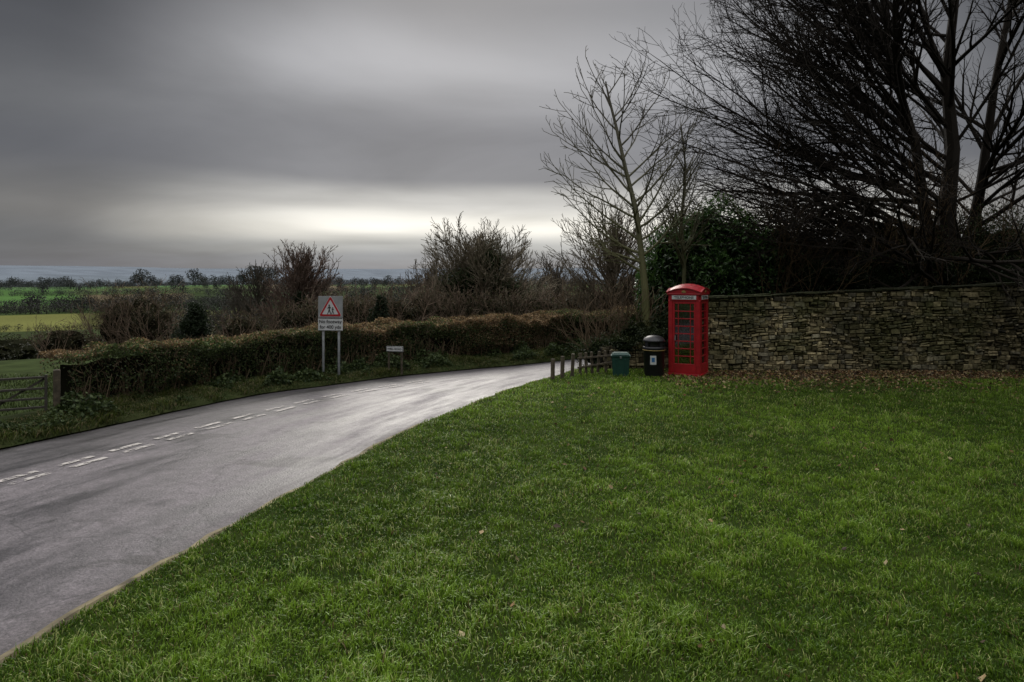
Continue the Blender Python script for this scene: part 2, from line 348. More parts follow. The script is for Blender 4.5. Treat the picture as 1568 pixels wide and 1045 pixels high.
mesh_np('grass',v,[f4,f3],M_grass,c)

# fallen leaves
n1=8500; x=rng.uniform(4.0,18.5,n1); y=19.3-np.abs(rng.normal(0,1.5,n1))
n2=330; y2=(2+rng.random(n2)**.7*2.4)**2*.93; y2=np.clip(y2,4.3,19); x2=rng.random(n2)*(y2*.9+1)*1.0+rng.normal(-.5,1.5,n2)
x=np.concatenate([x,x2]);y=np.concatenate([y,y2]); k=(x>rightx(y)+.1)&(vnoise(x,y,.9,0)+rng.random(len(x))*.5>.55); x=x[k];y=y[k]
P=np.stack([x,y,lawn_z(x,y)+.025+.02*rng.random(len(x))],1)
lc=np.array([[.30,.18,.08],[.38,.27,.13],[.2,.10,.045],[.42,.34,.18],[.12,.07,.04],[.08,.055,.035]])[rng.integers(0,6,len(x))]*(.5+.6*rng.random((len(x),1)))
v,f,c=diamonds(P,.05+.045*rng.random(len(x)),.7,cols=lc,flat=.5)
mesh_np('fallen_leaves',v,[f],M_leaf,c)

# ------------------------------------------------ verge bank + its plants
P=Lp;Nn=Ln; offs=[0.,.12,.4,.9,1.6,2.4]; zs=[.0,.09,.16,.24,.2,-.02]
vv=[]
for o,z in zip(offs,zs):
    q=P+Nn*(o+.06*(vnoise(P[:,0],P[:,1],.4)-.5)[:,None]); vv.append(np.stack([q[:,0],q[:,1],np.full(len(P),z)+.03],1))
vv=np.concatenate(vv); n=len(P); fs=[]
for a in range(len(offs)-1):
    q=np.arange(n-1); fs.append(np.stack([a*n+q,a*n+q+1,(a+1)*n+q+1,(a+1)*n+q],1)[:,::-1])
cc=lerp([.02,.03,.01],[.04,.045,.018],vnoise(vv[:,0],vv[:,1],.3)[:,None])
mesh_np('verge',vv,fs,M_terrain,cc,smooth=True)
def along(P,Nv,s,off):
    f=s*(len(P)-1); i0=np.clip(f.astype(int),0,len(P)-2); fr=(f-i0)[:,None]
    p=P[i0]*(1-fr)+P[i0+1]*fr; nn=Nv[i0]*(1-fr)+Nv[i0+1]*fr; return p+nn*off[:,None]
s0=float(np.searchsorted(Lp[:,1],8.0))/299; s1=float(np.searchsorted(Lp[:,1],28))/299
n=85000; s=rng.uniform(s0,s1,n); off=rng.random(n)**.8*1.0; p=along(Lp,Ln,s,off)
z=np.interp(off,offs,zs)+.02; cn=vnoise(p[:,0],p[:,1],.35)
h=(.04+.14*cn*cn)*(.6+.7*rng.random(n)); col=lerp([.03,.05,.01],[.14,.17,.035],(cn*rng.random(n))[:,None]); 
col=np.where((rng.random(n)<.18)[:,None],np.array([.22,.18,.09]),col)
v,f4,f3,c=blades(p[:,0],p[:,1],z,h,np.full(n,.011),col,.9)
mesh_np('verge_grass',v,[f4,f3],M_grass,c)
n=24000; x=rng.uniform(-19,-8.6,n); y=rng.uniform(10.5,19,n); k=(x<leftx(y)-1.0); x=x[k];y=y[k];n=len(x); cn=vnoise(x,y,.5)
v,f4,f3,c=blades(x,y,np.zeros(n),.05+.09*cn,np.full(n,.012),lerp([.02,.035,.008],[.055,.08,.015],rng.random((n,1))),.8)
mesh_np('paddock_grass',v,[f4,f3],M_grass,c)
n=30000; s=rng.uniform(s0+.03,s1,n); off=.15+rng.random(n)*.8; p=along(Lp,Ln,s,off); cn=vnoise(p[:,0],p[:,1],.5,2)
k=cn>.42; p=p[k];off=off[k];cn=cn[k]; z=np.interp(off,offs,zs)+.04+(cn-.42)*.8*rng.random(len(p))
col=lerp([.015,.03,.008],[.08,.11,.035],rng.random((len(p),1)))
v,f,c=diamonds(np.stack([p[:,0],p[:,1],z],1),.06+.04*rng.random(len(p)),.7,cols=col,flat=.3)
mesh_np('ivy',v,[f],M_leaf,c)

# ------------------------------------------------ clipped hedge
hs0=float(np.searchsorted(Lp[:,1],12.4))/299; hs1=float(np.searchsorted(Lp[:,1],29.5))/299
F0,F1=.85,1.95
def hh(p): return 1.17+.014*np.clip(p[:,1]-16,0,12)+.12*(vnoise(p[:,0],p[:,1],1.2)-.5)*2+.10*(vnoise(p[:,0],p[:,1],.3,1)-.5)*2
ns=120; s=np.linspace(hs0+.004,hs1,ns); core=[]
for o,zf in ((F0+.28,0.02),(F0+.26,.55),(F0+.34,.80),(F1-.3,.80),(F1-.25,0.02)):
    p=along(Lp,Ln,s,np.full(ns,o)); core.append(np.stack([p[:,0],p[:,1],hh(p)*zf+.1],1))
cv=np.concatenate(core); fs=[]
for a in range(4):
    q=np.arange(ns-1); fs.append(np.stack([a*ns+q,a*ns+q+1,(a+1)*ns+q+1,(a+1)*ns+q],1))
fs.append(np.array([[0,ns,2*ns,3*ns]])); fs.append(np.array([[0,3*ns,4*ns]]))
hedge=empty('hedge')
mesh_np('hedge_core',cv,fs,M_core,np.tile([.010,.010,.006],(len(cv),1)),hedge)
n=190000; s=rng.uniform(hs0,hs1,n); kind=rng.random(n)
dep=rng.exponential(.09,n)
off=np.where(kind<.55,F0+dep,np.where(kind<.9,rng.uniform(F0,F1,n),F1-dep)); p0=along(Lp,Ln,s,off); H=hh(p0)
zz=np.where((kind>=.55)&(kind<.9),H-rng.exponential(.06,n)+.03,rng.random(n)**.75*H)
off2=np.where(kind<.55,off+(vnoise(p0[:,0],zz,.45,1)-.5)*.42+.12*(zz>1.0)*(zz-1.0)/.2,off); p=along(Lp,Ln,s,off2)
cl=vnoise(p[:,0]-p[:,1],zz,.28,2); keep=(rng.random(n)<np.clip(.12+1.9*(cl-.25),0.05,1))|(zz>1.02); keep&=(rng.random(n)<np.clip(zz*1.3+.3,0,1))
p=p[keep];zz=zz[keep];H=H[keep];n=len(p)
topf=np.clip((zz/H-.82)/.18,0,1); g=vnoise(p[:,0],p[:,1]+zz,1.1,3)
brown=(rng.random(n)<np.clip(.12+.6*topf+(g-.5)*1.1,0,1))[:,None]
cb=np.array([[.18,.115,.055],[.13,.08,.038],[.09,.06,.03],[.27,.20,.11]])[rng.integers(0,4,n)]; cg=lerp([.02,.036,.010],[.085,.115,.034],rng.random((n,1)))
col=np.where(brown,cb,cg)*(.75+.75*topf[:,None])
v,f,c=diamonds(np.stack([p[:,0],p[:,1],zz+.12],1),.035+.035*rng.random(n),.6,cols=col)
mesh_np('hedge_leaves',v,[f],M_leaf,c,hedge)
segs=[]
for _ in range(13000):
    ss=np.array([random.uniform(hs0,hs1)]); top=random.random()<.65
    q=along(Lp,Ln,ss,np.array([random.uniform(F0,F1) if top else F0+random.uniform(-.02,.15)]))[0]
    z=float(hh(np.array([[q[0],q[1]]]))[0])+random.random()*.08 if top else random.uniform(.15,1.1)
    d=Vector((random.gauss(0,.4),random.gauss(-.2,.4),random.uniform(.3,1))).normalized(); L=random.uniform(.08,.26)
    a=Vector((q[0],q[1],z)); segs.append((a,a+d*L,.0045,.002))
for _ in range(700):
    ss=np.array([random.uniform(hs0,hs1)]); q=along(Lp,Ln,ss,np.array([F0+random.uniform(.0,.25)]))[0]
    a=Vector((q[0],q[1],.1)); b=a+Vector((random.gauss(0,.12),random.gauss(0,.08),random.uniform(.4,.8))); segs.append((a,b,.016,.008))
tree('hedge_twigs',segs,(.13,.095,.06),parent=hedge)

# ------------------------------------------------ field gate at left
gate=empty('field_gate',(-8.35,12.45,0),math.radians(209))
for i_,zz in enumerate((.22,.38,.54,.72,.92)):
    box('bar_%d'%(i_+1),(3.3,.035,.04),(1.75,0,zz),M_darkmetal,gate,.006)
for i_,xx in enumerate((.12,1.2,2.3,3.38)):
    box('upright_%d'%(i_+1),(.045,.04,.80),(xx,.0375,.57),M_darkmetal,gate,.006)
for sx,sg in ((.66,1),(1.75,-1),(2.85,1)):
    box('brace_%d'%int(sx*10),(1.25,.012,.04),(sx,-.024,.57),M_darkmetal,gate,.0,(0,sg*math.radians(32),0))
box('gate_post_1',(.11,.11,1.05),(-.04,0,.52),M_wood,gate,.02); box('gate_post_2',(.16,.16,1.2),(3.6,0,.6),M_wood,gate,.02)

# ------------------------------------------------ warning sign
sg=empty('road_sign',(-4.72,17.75,.14),math.radians(-6))
for i_,xx in enumerate((-.21,.21)):
    lathe('post_%d'%(i_+1),[(.033,-.1),(.033,2.05),(.001,2.055)],M_galv,sg,(xx,.045,0),16)
box('warning_plate',(.66,.012,.56),(0,0,1.82),M_greyplate,sg,.004)
box('info_plate',(.66,.012,.33),(0,0,1.365),M_white,sg,.004)
def rtri(R,rc,n=6):
    pts=[]
    for k in range(3):
        a0=math.pi/2+k*2*math.pi/3; cx,cz=(R-rc*2)*math.cos(a0),(R-rc*2)*math.sin(a0)
        for i in range(n+1):
            a=a0-math.pi/3+2*math.pi/3*i/n; pts.append((cx+rc*math.cos(a),cz+rc*math.sin(a)))
    return pts
def oy(y): return (0,y,1.755)
poly('triangle_rim',rtri(.365,.03),.003,M_white,sg,oy(-.0065)); poly('triangle_red',rtri(.35,.028),.003,M_signred,sg,oy(-.010)); poly('triangle_white',rtri(.255,.012),.003,M_white,sg,oy(-.0135))
def person(nm,x,z,s):
    pts=[(-.012,.0),(-.05,-.10),(-.035,-.105),(.0,-.03),(.035,-.105),(.05,-.10),(.015,.0),(.016,.055),(.045,.03),(.052,.04),(.012,.085),(-.012,.085),(-.045,.03),(-.036,.025),(-.014,.05)]
    poly(nm,[(x+a*s,z+b*s) for a,b in pts],.003,M_ink,sg,oy(-.017))
    poly(nm+'_head',[(x+.019*s*math.cos(a/10*math.pi),z+.108*s+.02*s*math.sin(a/10*math.pi)) for a in range(20)],.003,M_ink,sg,oy(-.017))
person('adult_symbol',-.028,-.01,1.1); person('child_symbol',.066,-.04,.78)
text('text_line_1','No footway',.125,(0,-.009,1.435),M_ink,sg,bold=.002); text('text_line_2','for 400 yds',.125,(0,-.009,1.295),M_ink,sg,bold=.002)
for nm,z in (('frame_top',1.524),('frame_bottom',1.207)): box(nm,(.64,.004,.012),(0,-.0085,z),M_ink,sg)

ns_=empty('street_name_sign',(-3.22,18.75,.06),math.radians(-14))
box('name_plate',(.50,.02,.15),(0,0,.70),M_greyplate,ns_,.003); box('plate_border',(.48,.004,.13),(0,-.0125,.70),M_ink,ns_); box('plate_face',(.46,.004,.11),(0,-.017,.70),M_white,ns_)
text('name_text','WELL ROAD',.075,(0,-.020,.70),M_ink,ns_,bold=.002)
for i_,xx in enumerate((-.19,.19)): box('leg_%d'%(i_+1),(.05,.05,.72),(xx,.037,.36),M_wood,ns_,.008)

# ------------------------------------------------ telephone box
tb=empty('telephone_box',(4.86,18.8,.03),math.radians(-30))
W=.9; hw=W/2
box('plinth',(W,W,.10),(0,0,.05),M_red,tb,.01)
box('step',(W+.06,W+.06,.04),(0,0,-.02),M_conc,tb,.008)
for i_,(a,b) in enumerate(((-1,-1),(1,-1),(1,1),(-1,1))):
    box('pillar_%d'%(i_+1),(.12,.12,1.98),(a*(hw-.075),b*(hw-.075),1.09),M_red,tb,.018)
    box('pillar_moulding_%d'%(i_+1),(.05,.05,1.9),(a*(hw-.155),b*(hw-.155),1.09),M_red,tb,.012)
box('back_panel',(W-.2,.03,1.98),(0,hw-.06,1.09),M_red,tb)
for si,rz in enumerate((0,math.pi/2,-math.pi/2)):
    side=bpy.data.objects.new('glazed_side_%d'%(si+1),None); side.rotation_euler=(0,0,rz); link(side,tb)
    y0=-hw+.055
    iw=W-.30
    box('bottom_rail',(iw+.04,.05,.26),(0,y0,.235),M_red,side,.006); box('top_rail',(iw+.04,.05,.09),(0,y0,2.03),M_red,side,.006)
    for sx in (-1,1): box('stile',(.055,.05,1.64),(sx*(iw/2-.012),y0,1.175),M_red,side,.006)
    z0,z1=.365,1.985; gh=(z1-z0)/8
    for k_ in range(1,8): box('glazing_bar_h',(iw-.06,.03,.028),(0,y0,z0+gh*k_),M_red,side,.004)
    for sx in (-1,1): box('glazing_bar_v',(.022,.034,z1-z0),(sx*.165,y0,(z0+z1)/2),M_red,side,.004)
    box('glass',(iw-.06,.004,z1-z0),(0,y0+.003,(z0+z1)/2),M_glass,side)
    box('fascia',(W-.10,.05,.17),(0,-hw+.03,2.155),M_red,side,.008)
    box('sign_panel',(.66,.006,.105),(0,-hw+.0015,2.155),M_white,side,.002)
    text('telephone_text','TELEPHONE',.098,(0,-hw-.003,2.152),M_ink,side,bold=.0015)
    Rr=1.02; hwp=hw+.005; zc=2.285-math.sqrt(Rr*Rr-hwp*hwp)
    arc=[(x,zc+math.sqrt(Rr*Rr-x*x)) for x in np.linspace(-hwp,hwp,17)]
    poly('pediment',[(-hwp,2.262)]+arc+[(hwp,2.262)],.03,M_red,side,(0,-hwp+.022,0))
    arc2=[(x,z+.022) for x,z in arc]; poly('pediment_moulding',arc[::-1]+arc2,.05,M_red,side,(0,-hwp+.02,0))
    cr=[(-.05,0),(-.062,.055),(-.035,.035),(-.02,.075),(0,.05),(.02,.075),(.035,.035),(.062,.055),(.05,0)]
    poly('crown',cr,.008,M_gold,side,(0,-hwp-.008,2.285))
box('door_handle',(.03,.04,.14),(-.24,-hw+.01,1.05),M_galv,tb,.008)
box('cornice',(W+.03,W+.03,.04),(0,0,2.245),M_red,tb,.012)
g=21; xs=np.linspace(-hw+.01,hw-.01,g); XX,YY=np.meshgrid(xs,xs); Rd=.92
ZZ=np.sqrt(Rd*Rd-XX**2-YY**2)-math.sqrt(Rd*Rd-2*(hw-.01)**2)+2.285
dvv=np.stack([XX,YY,ZZ],2).reshape(-1,3); a=np.arange(g-1)[:,None]*g;b=np.arange(g-1)[None,:]
mesh_np('domed_roof',dvv,[np.stack([a+b,a+b+1,a+b+g+1,a+b+g],2).reshape(-1,4)],M_red,parent=tb,smooth=True)
box('backboard',(.5,.04,1.0),(0,hw-.12,1.35),M_greyplate,tb,.01); box('telephone',(.24,.14,.42),(-.02,hw-.21,1.35),M_black,tb,.03); box('shelf',(.5,.25,.03),(0,hw-.22,.95),M_black,tb,.005)
box('notice',(.4,.005,.3),(0,hw-.145,1.75),M_white,tb)
box('floor_slab',(W-.2,W-.2,.03),(0,0,.115),M_conc,tb)

# ------------------------------------------------ bins
lb=empty('litter_bin',(3.86,18.55,.05),math.radians(-12))
lathe('body',[(.001,0),(.25,0),(.265,.03),(.285,.72),(.30,.73),(.30,.80),(.285,.805)],M_black,lb)
lathe('rim_band',[(.288,.70),(.306,.705),(.306,.72),(.288,.725)],M_gold,lb)
lathe('hood',[(.285,.93),(.30,.935),(.30,.975),(.285,.99),(.25,1.04),(.17,1.085),(.08,1.105),(.001,1.11)],M_black,lb)
for k_ in range(4):
    a=math.pi/4+k_*math.pi/2; box('hood_support_%d'%(k_+1),(.12,.03,.16),(.27*math.cos(a),.27*math.sin(a),.865),M_black,lb,.005,(0,0,a+math.pi/2))
lathe('liner',[(.23,.6),(.23,.92)],M_ink,lb)
box('label',(.16,.006,.24),(-.02,-.288,.46),M_white,lb,.0,(0.03,0,0)); box('label_figure',(.08,.004,.12),(-.02,-.294,.47),M_blue,lb,0,(0.03,0,0))
lathe('foot',[(.28,-.03),(.28,.0),(.001,.001)],M_conc,lb)
gb=empty('grit_bin',(2.95,18.55,.04),math.radians(-8))
def taper(name,wb,wt,db,dt,h,z,mt,parent,bev=.015):
    bm=bmesh.new(); bmesh.ops.create_cube(bm,size=1)
    for v_ in bm.verts:
        top=v_.co.z>0; v_.co=Vector((v_.co.x*(wt if top else wb),v_.co.y*(dt if top else db),(v_.co.z+.5)*h))
    bmesh.ops.bevel(bm,geom=bm.edges[:],offset=bev,segments=2,affect='EDGES')
    me=bpy.data.meshes.new(name); bm.to_mesh(me); bm.free(); me.materials.append(mt); o=bpy.data.objects.new(name,me); o.location=(0,0,z); return link(o,parent)
taper('body',.42,.48,.34,.4,.55,0,M_green,gb); taper('lid_rim',.52,.52,.44,.44,.035,.55,M_green,gb,.01); taper('lid',.5,.4,.42,.28,.07,.585,M_green,gb,.02)
for xx in (-.12,.12): box('rib',(.03,.02,.42),(xx,-.19,.27),M_green,gb,.006,(math.radians(3),0,0))
box('hasp',(.05,.02,.06),(0,-.225,.54),M_galv,gb,.004)

# ------------------------------------------------ wooden posts and little fence
for k_,(x,y,h) in enumerate(((1.06,17.75,.58),(1.33,18.0,.62),(1.62,18.25,.66))):
    o=box('wooden_post',(.085,.085,h),(x,y,h/2+.03),M_wood,None,.012,(random.uniform(-.05,.05),random.uniform(-.06,.06),random.random()))
fe=empty('wooden_fence',(0,0,.04))
fp=[(1.85,18.5),(2.02,18.65),(2.2,18.8),(2.4,18.95),(2.62,19.1),(2.82,19.25)]
for k_,(x,y) in enumerate(fp): box('stake_%d'%(k_+1),(.07,.06,.66),(x,y,.31),M_wood,fe,.01,(random.uniform(-.06,.06),random.uniform(-.1,.1),.4))
for k_,z in enumerate((.28,.5)):
    dx=fp[-1][0]-fp[0][0];dy=fp[-1][1]-fp[0][1]; box('rail_%d'%(k_+1),(math.hypot(dx,dy)+.2,.03,.05),((fp[0][0]+fp[-1][0])/2,(fp[0][1]+fp[-1][1])/2-.055,z),M_wood,fe,.006,(0,random.uniform(-.04,.04),math.atan2(dy,dx)))

# ------------------------------------------------ dry stone walls
def stone_wall(name,a,b,h0,h1,thick,z0,dark0,dark1,seed,coping=True):
    r=random.Random(seed); par=empty(name)
    a=Vector(a);b=Vector(b); L=(b-a).length; u=(b-a)/L; nrm=Vector((u.y,-u.x))
    V=[];C=[]; F=[]
    def H(s): return h0+(h1-h0)*s/L
    hmax=max(h0,h1)
    for side in (1,-1):
        z=0
        while z<hmax-.02:
            ch=r.uniform(.075,.16); s=r.uniform(-.2,0)
            while s<L:
                sl=r.choice((r.uniform(.07,.15),r.uniform(.12,.26),r.uniform(.16,.32))); s1=s+sl; c0=max(0,s); c1=min(L,s1)
                top=min(z+ch,H((c0+c1)/2)-.005)
                if c1-c0>.05 and top-z>.025:
                    parts=[(z,top)]
                    if ch>.095 and r.random()<.45: mid=z+(top-z)*r.uniform(.3,.7); parts=[(z,mid),(mid,top)]
                    for (za,zb) in parts:
                        g_=r.uniform(.004,.016); pr=r.uniform(-.035,.03); bev=r.uniform(.012,.026)
                        tone=r.uniform(.5,1.35)*(dark0+(dark1-dark0)*min(1,c0/L*1.35)); hue=r.random()  # shade painted into the stone colour, from start to end of the wall
                        base=(.31,.265,.15) if hue<.5 else ((.26,.235,.16) if hue<.75 else (.36,.30,.17))
                        if r.random()<.16: tone*=.35
                        if r.random()<.06: tone*=1.4
                        rect=[(c0+g_,za+g_*.7),(c1-g_,za+g_*.7),(c1-g_,zb-g_*.5),(c0+g_,zb-g_*.5)]
                        k=len(V)
                        for dep,ins,jj in ((-.12,0,0),(pr-bev,0,.012),(pr,bev,.016)):
                            for q,(ss,zz) in enumerate(rect):
                                sx=ins if q in (0,3) else -ins; sz=ins*.7 if q<2 else -ins*.7
                                ss2=ss+sx+r.uniform(-jj,jj); zz2=zz+sz+r.uniform(-jj,jj)*.7; dd=(dep+r.uniform(-jj,jj)+thick/2)*side
                                wv=.035*math.sin(ss2*1.7+za*2)+.025*math.sin(ss2*4.1+za*5)
                                zf=zz2+wv*(1-abs(2*zz2/H(ss2)-1)**2)
                                V.append((a.x+u.x*ss2+nrm.x*dd,a.y+u.y*ss2+nrm.y*dd,z0+zf)); C.append([c*tone for c in base])
                        for lv_ in (0,4):
                            for q in range(4): q2=(q+1)%4; F.append((k+lv_+q,k+lv_+q2,k+lv_+4+q2,k+lv_+4+q))
                        F.append((k+8,k+9,k+10,k+11))
                s=s1
            z+=ch
    V=np.array(V);C=np.array(C)
    sx=V[:,0]; moss=np.clip((vnoise(sx,V[:,2],.6,1)-.5)*2.2+.35*(V[:,2]>h0*.8),0,1)[:,None]*.7
    C=C*(1-moss)+np.array([.055,.062,.02])*moss
    C*=(.5+.8*vnoise(sx,V[:,2],1.1,2))[:,None]
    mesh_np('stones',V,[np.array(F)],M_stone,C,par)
    cv=[]
    for s,h in ((0,h0),(L,h1)):
        for dd in (thick/2-.06,-thick/2+.06):
            for zz in (-.1,h-.03): cv.append((a.x+u.x*s+nrm.x*dd,a.y+u.y*s+nrm.y*dd,z0+zz))
    mesh_np('core',cv,[np.array([(0,1,5,4),(2,6,7,3),(1,3,7,5),(0,2,3,1),(4,5,7,6)])],M_stone,np.tile([.010,.009,.006],(8,1)),par)
    if coping:
        s=0;V=[];F=[];C=[]
        while s<L:
            sl=r.uniform(.25,.6); c1=min(L,s+sl); t_=r.uniform(.04,.075); tone=r.uniform(.18,.4)*(dark0+(dark1-dark0)*s/L)  # coping colour carries the same painted shade along the wall
            k=len(V); lift=r.uniform(0,.012)
            for (dz,ins) in ((0,.01),(.012,0),(t_-.012,0),(t_,.012)):
                for ss,dd in ((s+.006+ins,thick/2+.03-ins),(c1-.006-ins,thick/2+.03-ins),(c1-.006-ins,-thick/2-.03+ins),(s+.006+ins,-thick/2-.03+ins)):
                    jx=r.uniform(-.015,.015); V.append((a.x+u.x*ss+nrm.x*(dd+jx),a.y+u.y*ss+nrm.y*(dd+jx),z0+H(ss)+dz+.002+lift+jx*.4)); C.append([.16*tone,.17*tone,.09*tone])
            for lv_ in (0,4,8):
                for q in range(4): q2=(q+1)%4; F.append((k+lv_+q,k+lv_+q2,k+lv_+4+q2,k+lv_+4+q))
            F.append((k+12,k+13,k+14,k+15)); F.append((k+3,k+2,k+1,k))
            s=c1
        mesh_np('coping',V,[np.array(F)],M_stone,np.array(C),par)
    return par
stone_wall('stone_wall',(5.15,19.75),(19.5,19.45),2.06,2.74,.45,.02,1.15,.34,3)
stone_wall('stone_wall',(2.6,20.1),(5.1,20.25),.65,1.0,.4,.02,.6,.6,9,False)

# ------------------------------------------------ trees
random.seed(21)
big=[{'step':.6,'wob':.085,'up':.006,'kids':1.1,'start':.16,'ang':(18,44),'lr':(.30,.50),'rmin':.012},
     {'step':.38,'wob':.13,'up':.015,'kids':1.15,'start':.12,'ang':(22,50),'lr':(.34,.6),'rmin':.008},
     {'step':.26,'wob':.16,'up':.02,'kids':1.05,'start':.1,'ang':(22,52),'lr':(.4,.75),'rmin':.0065},
     {'step':.22,'wob':.2,'up':.02,'rmin':.0055}]
segs=[]
def trunk(segs,base,pts,r0,r1):
    P=[Vector(base)]+[Vector(p) for p in pts]; n=len(P)-1
    for i in range(n):
        segs.append((P[i],P[i+1],r0+(r1-r0)*i/n,r0+(r1-r0)*(i+1)/n))
    return P
T=trunk(segs,(14.6,22.6,-.2),[(14.5,22.6,1.6),(14.3,22.5,3.2),(14.35,22.5,5),(14.6,22.6,7),(14.5,22.8,9.5),(14.8,22.7,12.5)],.42,.12)
T2=trunk(segs,(14.45,22.6,1.2),[(13.9,22.4,3.0),(13.4,22.2,5.0),(13.0,22.0,7.0),(12.4,22.2,9.5),(12.0,22.3,12.5)],.25,.08)
T3=trunk(segs,(14.6,22.6,1.4),[(15.3,22.9,3.4),(15.7,22.8,6),(15.9,22.5,9),(16.4,22.4,12)],.24,.08)
def onpath(T,t):
    f=t*(len(T)-1); i=min(int(f),len(T)-2); return T[i].lerp(T[i+1],f-i)
NLB=60
for k_ in range(NLB):
    TT=random.choice((T,T2)); fr=(k_+random.random())/NLB
    el=math.radians(4+62*fr+random.uniform(-6,6)); t=.26+.66*fr**1.1+random.uniform(-.05,.05); t=min(1,max(.22,t)); p=onpath(TT,t)
    az=random.gauss(math.pi+.02,.5); L=random.uniform(8.2,10.6)*(1-.12*fr)
    grow(segs,p,Vector((math.cos(az)*math.cos(el),math.sin(az)*math.cos(el),math.sin(el))),L,random.uniform(.05,.095),0,big)
for k_ in range(34):
    TT=random.choice((T,T3,T3)); t=random.uniform(.3,1); p=onpath(TT,t); az=random.uniform(-2.2,2.2); el=math.radians(random.uniform(10,70)); L=random.uniform(4.5,7.5)
    grow(segs,p,Vector((math.cos(az)*math.cos(el),math.sin(az)*math.cos(el),math.sin(el))),L,random.uniform(.05,.085),0,big)
tree('bare_tree',segs,(.020,.016,.012),.3)
nseg=[len(segs)]

random.seed(5)
sm=[{'step':.3,'wob':.10,'up':.06,'kids':1.0,'start':.15,'ang':(22,45),'lr':(.3,.5),'rmin':.011},
    {'step':.22,'wob':.14,'up':.07,'kids':.95,'start':.1,'ang':(25,50),'lr':(.4,.7),'rmin':.009},
    {'step':.18,'wob':.18,'up':.07,'rmin':.008}]
segs=[]
T=trunk(segs,(4.1,20.7,-.1),[(4.08,20.7,1.2),(4.02,20.65,2.4),(3.9,20.7,3.6),(3.75,20.7,4.8),(3.45,20.75,6.0),(3.2,20.8,7.2),(2.95,20.8,8.2),(2.85,20.8,8.7)],.14,.02)
for (t,az,el,L) in [(.40,180,35,3.4),(.45,10,50,3.0),(.5,200,30,3.2),(.55,150,45,2.9),(.42,240,40,2.6),(.6,0,45,3.2),(.62,190,38,2.9),(.66,60,40,2.6),(.7,350,42,2.6),(.75,170,42,2.2),(.8,20,45,2.1),(.85,200,50,1.6),(.9,0,50,1.3),(.5,300,42,2.6),(.72,270,42,2.1),(.36,172,18,3.0),(.35,350,40,2.8),(.95,120,60,.9),(.3,185,25,2.4),(.47,165,22,2.9),(.57,20,35,3.0),(.65,215,35,2.6),(.52,340,40,2.9),(.78,330,45,1.9),(.83,120,48,1.7),(.33,200,12,2.2),(.6,175,28,2.8),(.4,20,30,2.6),(.44,330,30,2.8),(.33,170,35,2.6)]:
    a=math.radians(az);e=math.radians(el); grow(segs,onpath(T,t),Vector((math.cos(a)*math.cos(e),math.sin(a)*math.cos(e),math.sin(e))),L,.045*(1.2-t*.7),0,sm)
tree('ash_tree',segs,(.12,.11,.085),.3,mossy=((.15,.16,.05),1.5,6))
segs=[]
T=trunk(segs,(5.3,21.0,-.1),[(5.25,21,1.5),(5.3,21,3.0),(5.2,21,4.5),(5.35,21,6.0),(5.2,21,7.4)],.09,.02)
for k_ in range(24):
    t=random.uniform(.38,.98); a=random.uniform(0,2*math.pi); e=math.radians(random.uniform(42,65)); grow(segs,onpath(T,t),Vector((math.cos(a)*math.cos(e),math.sin(a)*math.cos(e),math.sin(e))),2.5*(1.25-t),.03,0,sm)
tree('ash_tree',segs,(.10,.09,.07),.3,mossy=((.09,.10,.03),1.5,6))

def bare(name,base,h,spread,nl,col,lean=.0,seed=1,el=(35,75),dense=1.0,st=.12,rm=.013,tmin=.12):
    random.seed(seed); segs=[]; b=Vector(base)
    prm=[{'step':h*.06,'wob':.10,'up':.04,'kids':1.3*dense,'start':.12,'ang':(18,42),'lr':(.3,.5),'rmin':rm},
         {'step':h*.04,'wob':.15,'up':.05,'kids':1.1*dense,'start':.1,'ang':(20,45),'lr':(.45,.75),'rmin':rm*.85},
         {'step':h*.035,'wob':.2,'up':.05,'rmin':rm*.8}]
    T=trunk(segs,b,[b+Vector((0,0,h*st)),b+Vector((lean*.3,0,h*.35)),b+Vector((lean*.7,0,h*.55)),b+Vector((lean,0,h*.72))],h*.022,h*.006)
    for k in range(nl):
        fr=(k+random.random())/nl
        t=tmin+(1-tmin)*fr; a=random.uniform(0,2*math.pi); e=math.radians(el[0]+(el[1]-el[0])*fr+random.uniform(-8,8))
        prof=math.sqrt(max(.08,1-(max(0,fr-.35)/.65)**2*.8))
        grow(segs,onpath(T,t),Vector((math.cos(a)*math.cos(e),math.sin(a)*math.cos(e),math.sin(e))),spread*random.uniform(.8,1.08)*prof*(.8 if fr>.75 else 1),h*.007,0,prm)
    nseg.append(len(segs))
    return tree(name,segs,col,.3)
def G(x,y): return float(gz(x,y))
bare('willow_tree',(-1.9,40,G(-2,40)-.2),6.3,4.5,125,(.16,.135,.095),0,31,(8,85),1.25,rm=.016)
bare('birch_tree',(-13.3,43,G(-13,43)-.2),6.9,3.4,120,(.125,.088,.068),.2,32,(20,87),1.2,rm=.017)
bare('bare_tree',(4.9,33,G(4.9,33)-.2),6.8,3.8,80,(.15,.125,.09),0,33,(20,82),1.1)
bare('bare_tree',(7.2,30,0),6.0,3.2,50,(.07,.06,.042),0,34,(30,80),1.0)
bare('bare_tree',(-24.5,66,G(-24,66)-.2),9.5,4.2,56,(.075,.065,.05),0,35,(25,82),1.0,rm=.026)
bare('bare_tree',(-29.5,74,G(-29,74)-.2),8.5,3.8,50,(.07,.06,.05),0,36,(25,82),1.0,rm=.026)
bare('bare_tree',(-6.0,50,G(-6,50)-.2),6.4,3.4,60,(.11,.088,.066),0,37,(20,82),1.0,rm=.02)
bare('bare_tree',(3.0,48,G(3,48)-.2),6.6,3.4,60,(.11,.092,.07),0,38,(20,82),1.0,rm=.02)

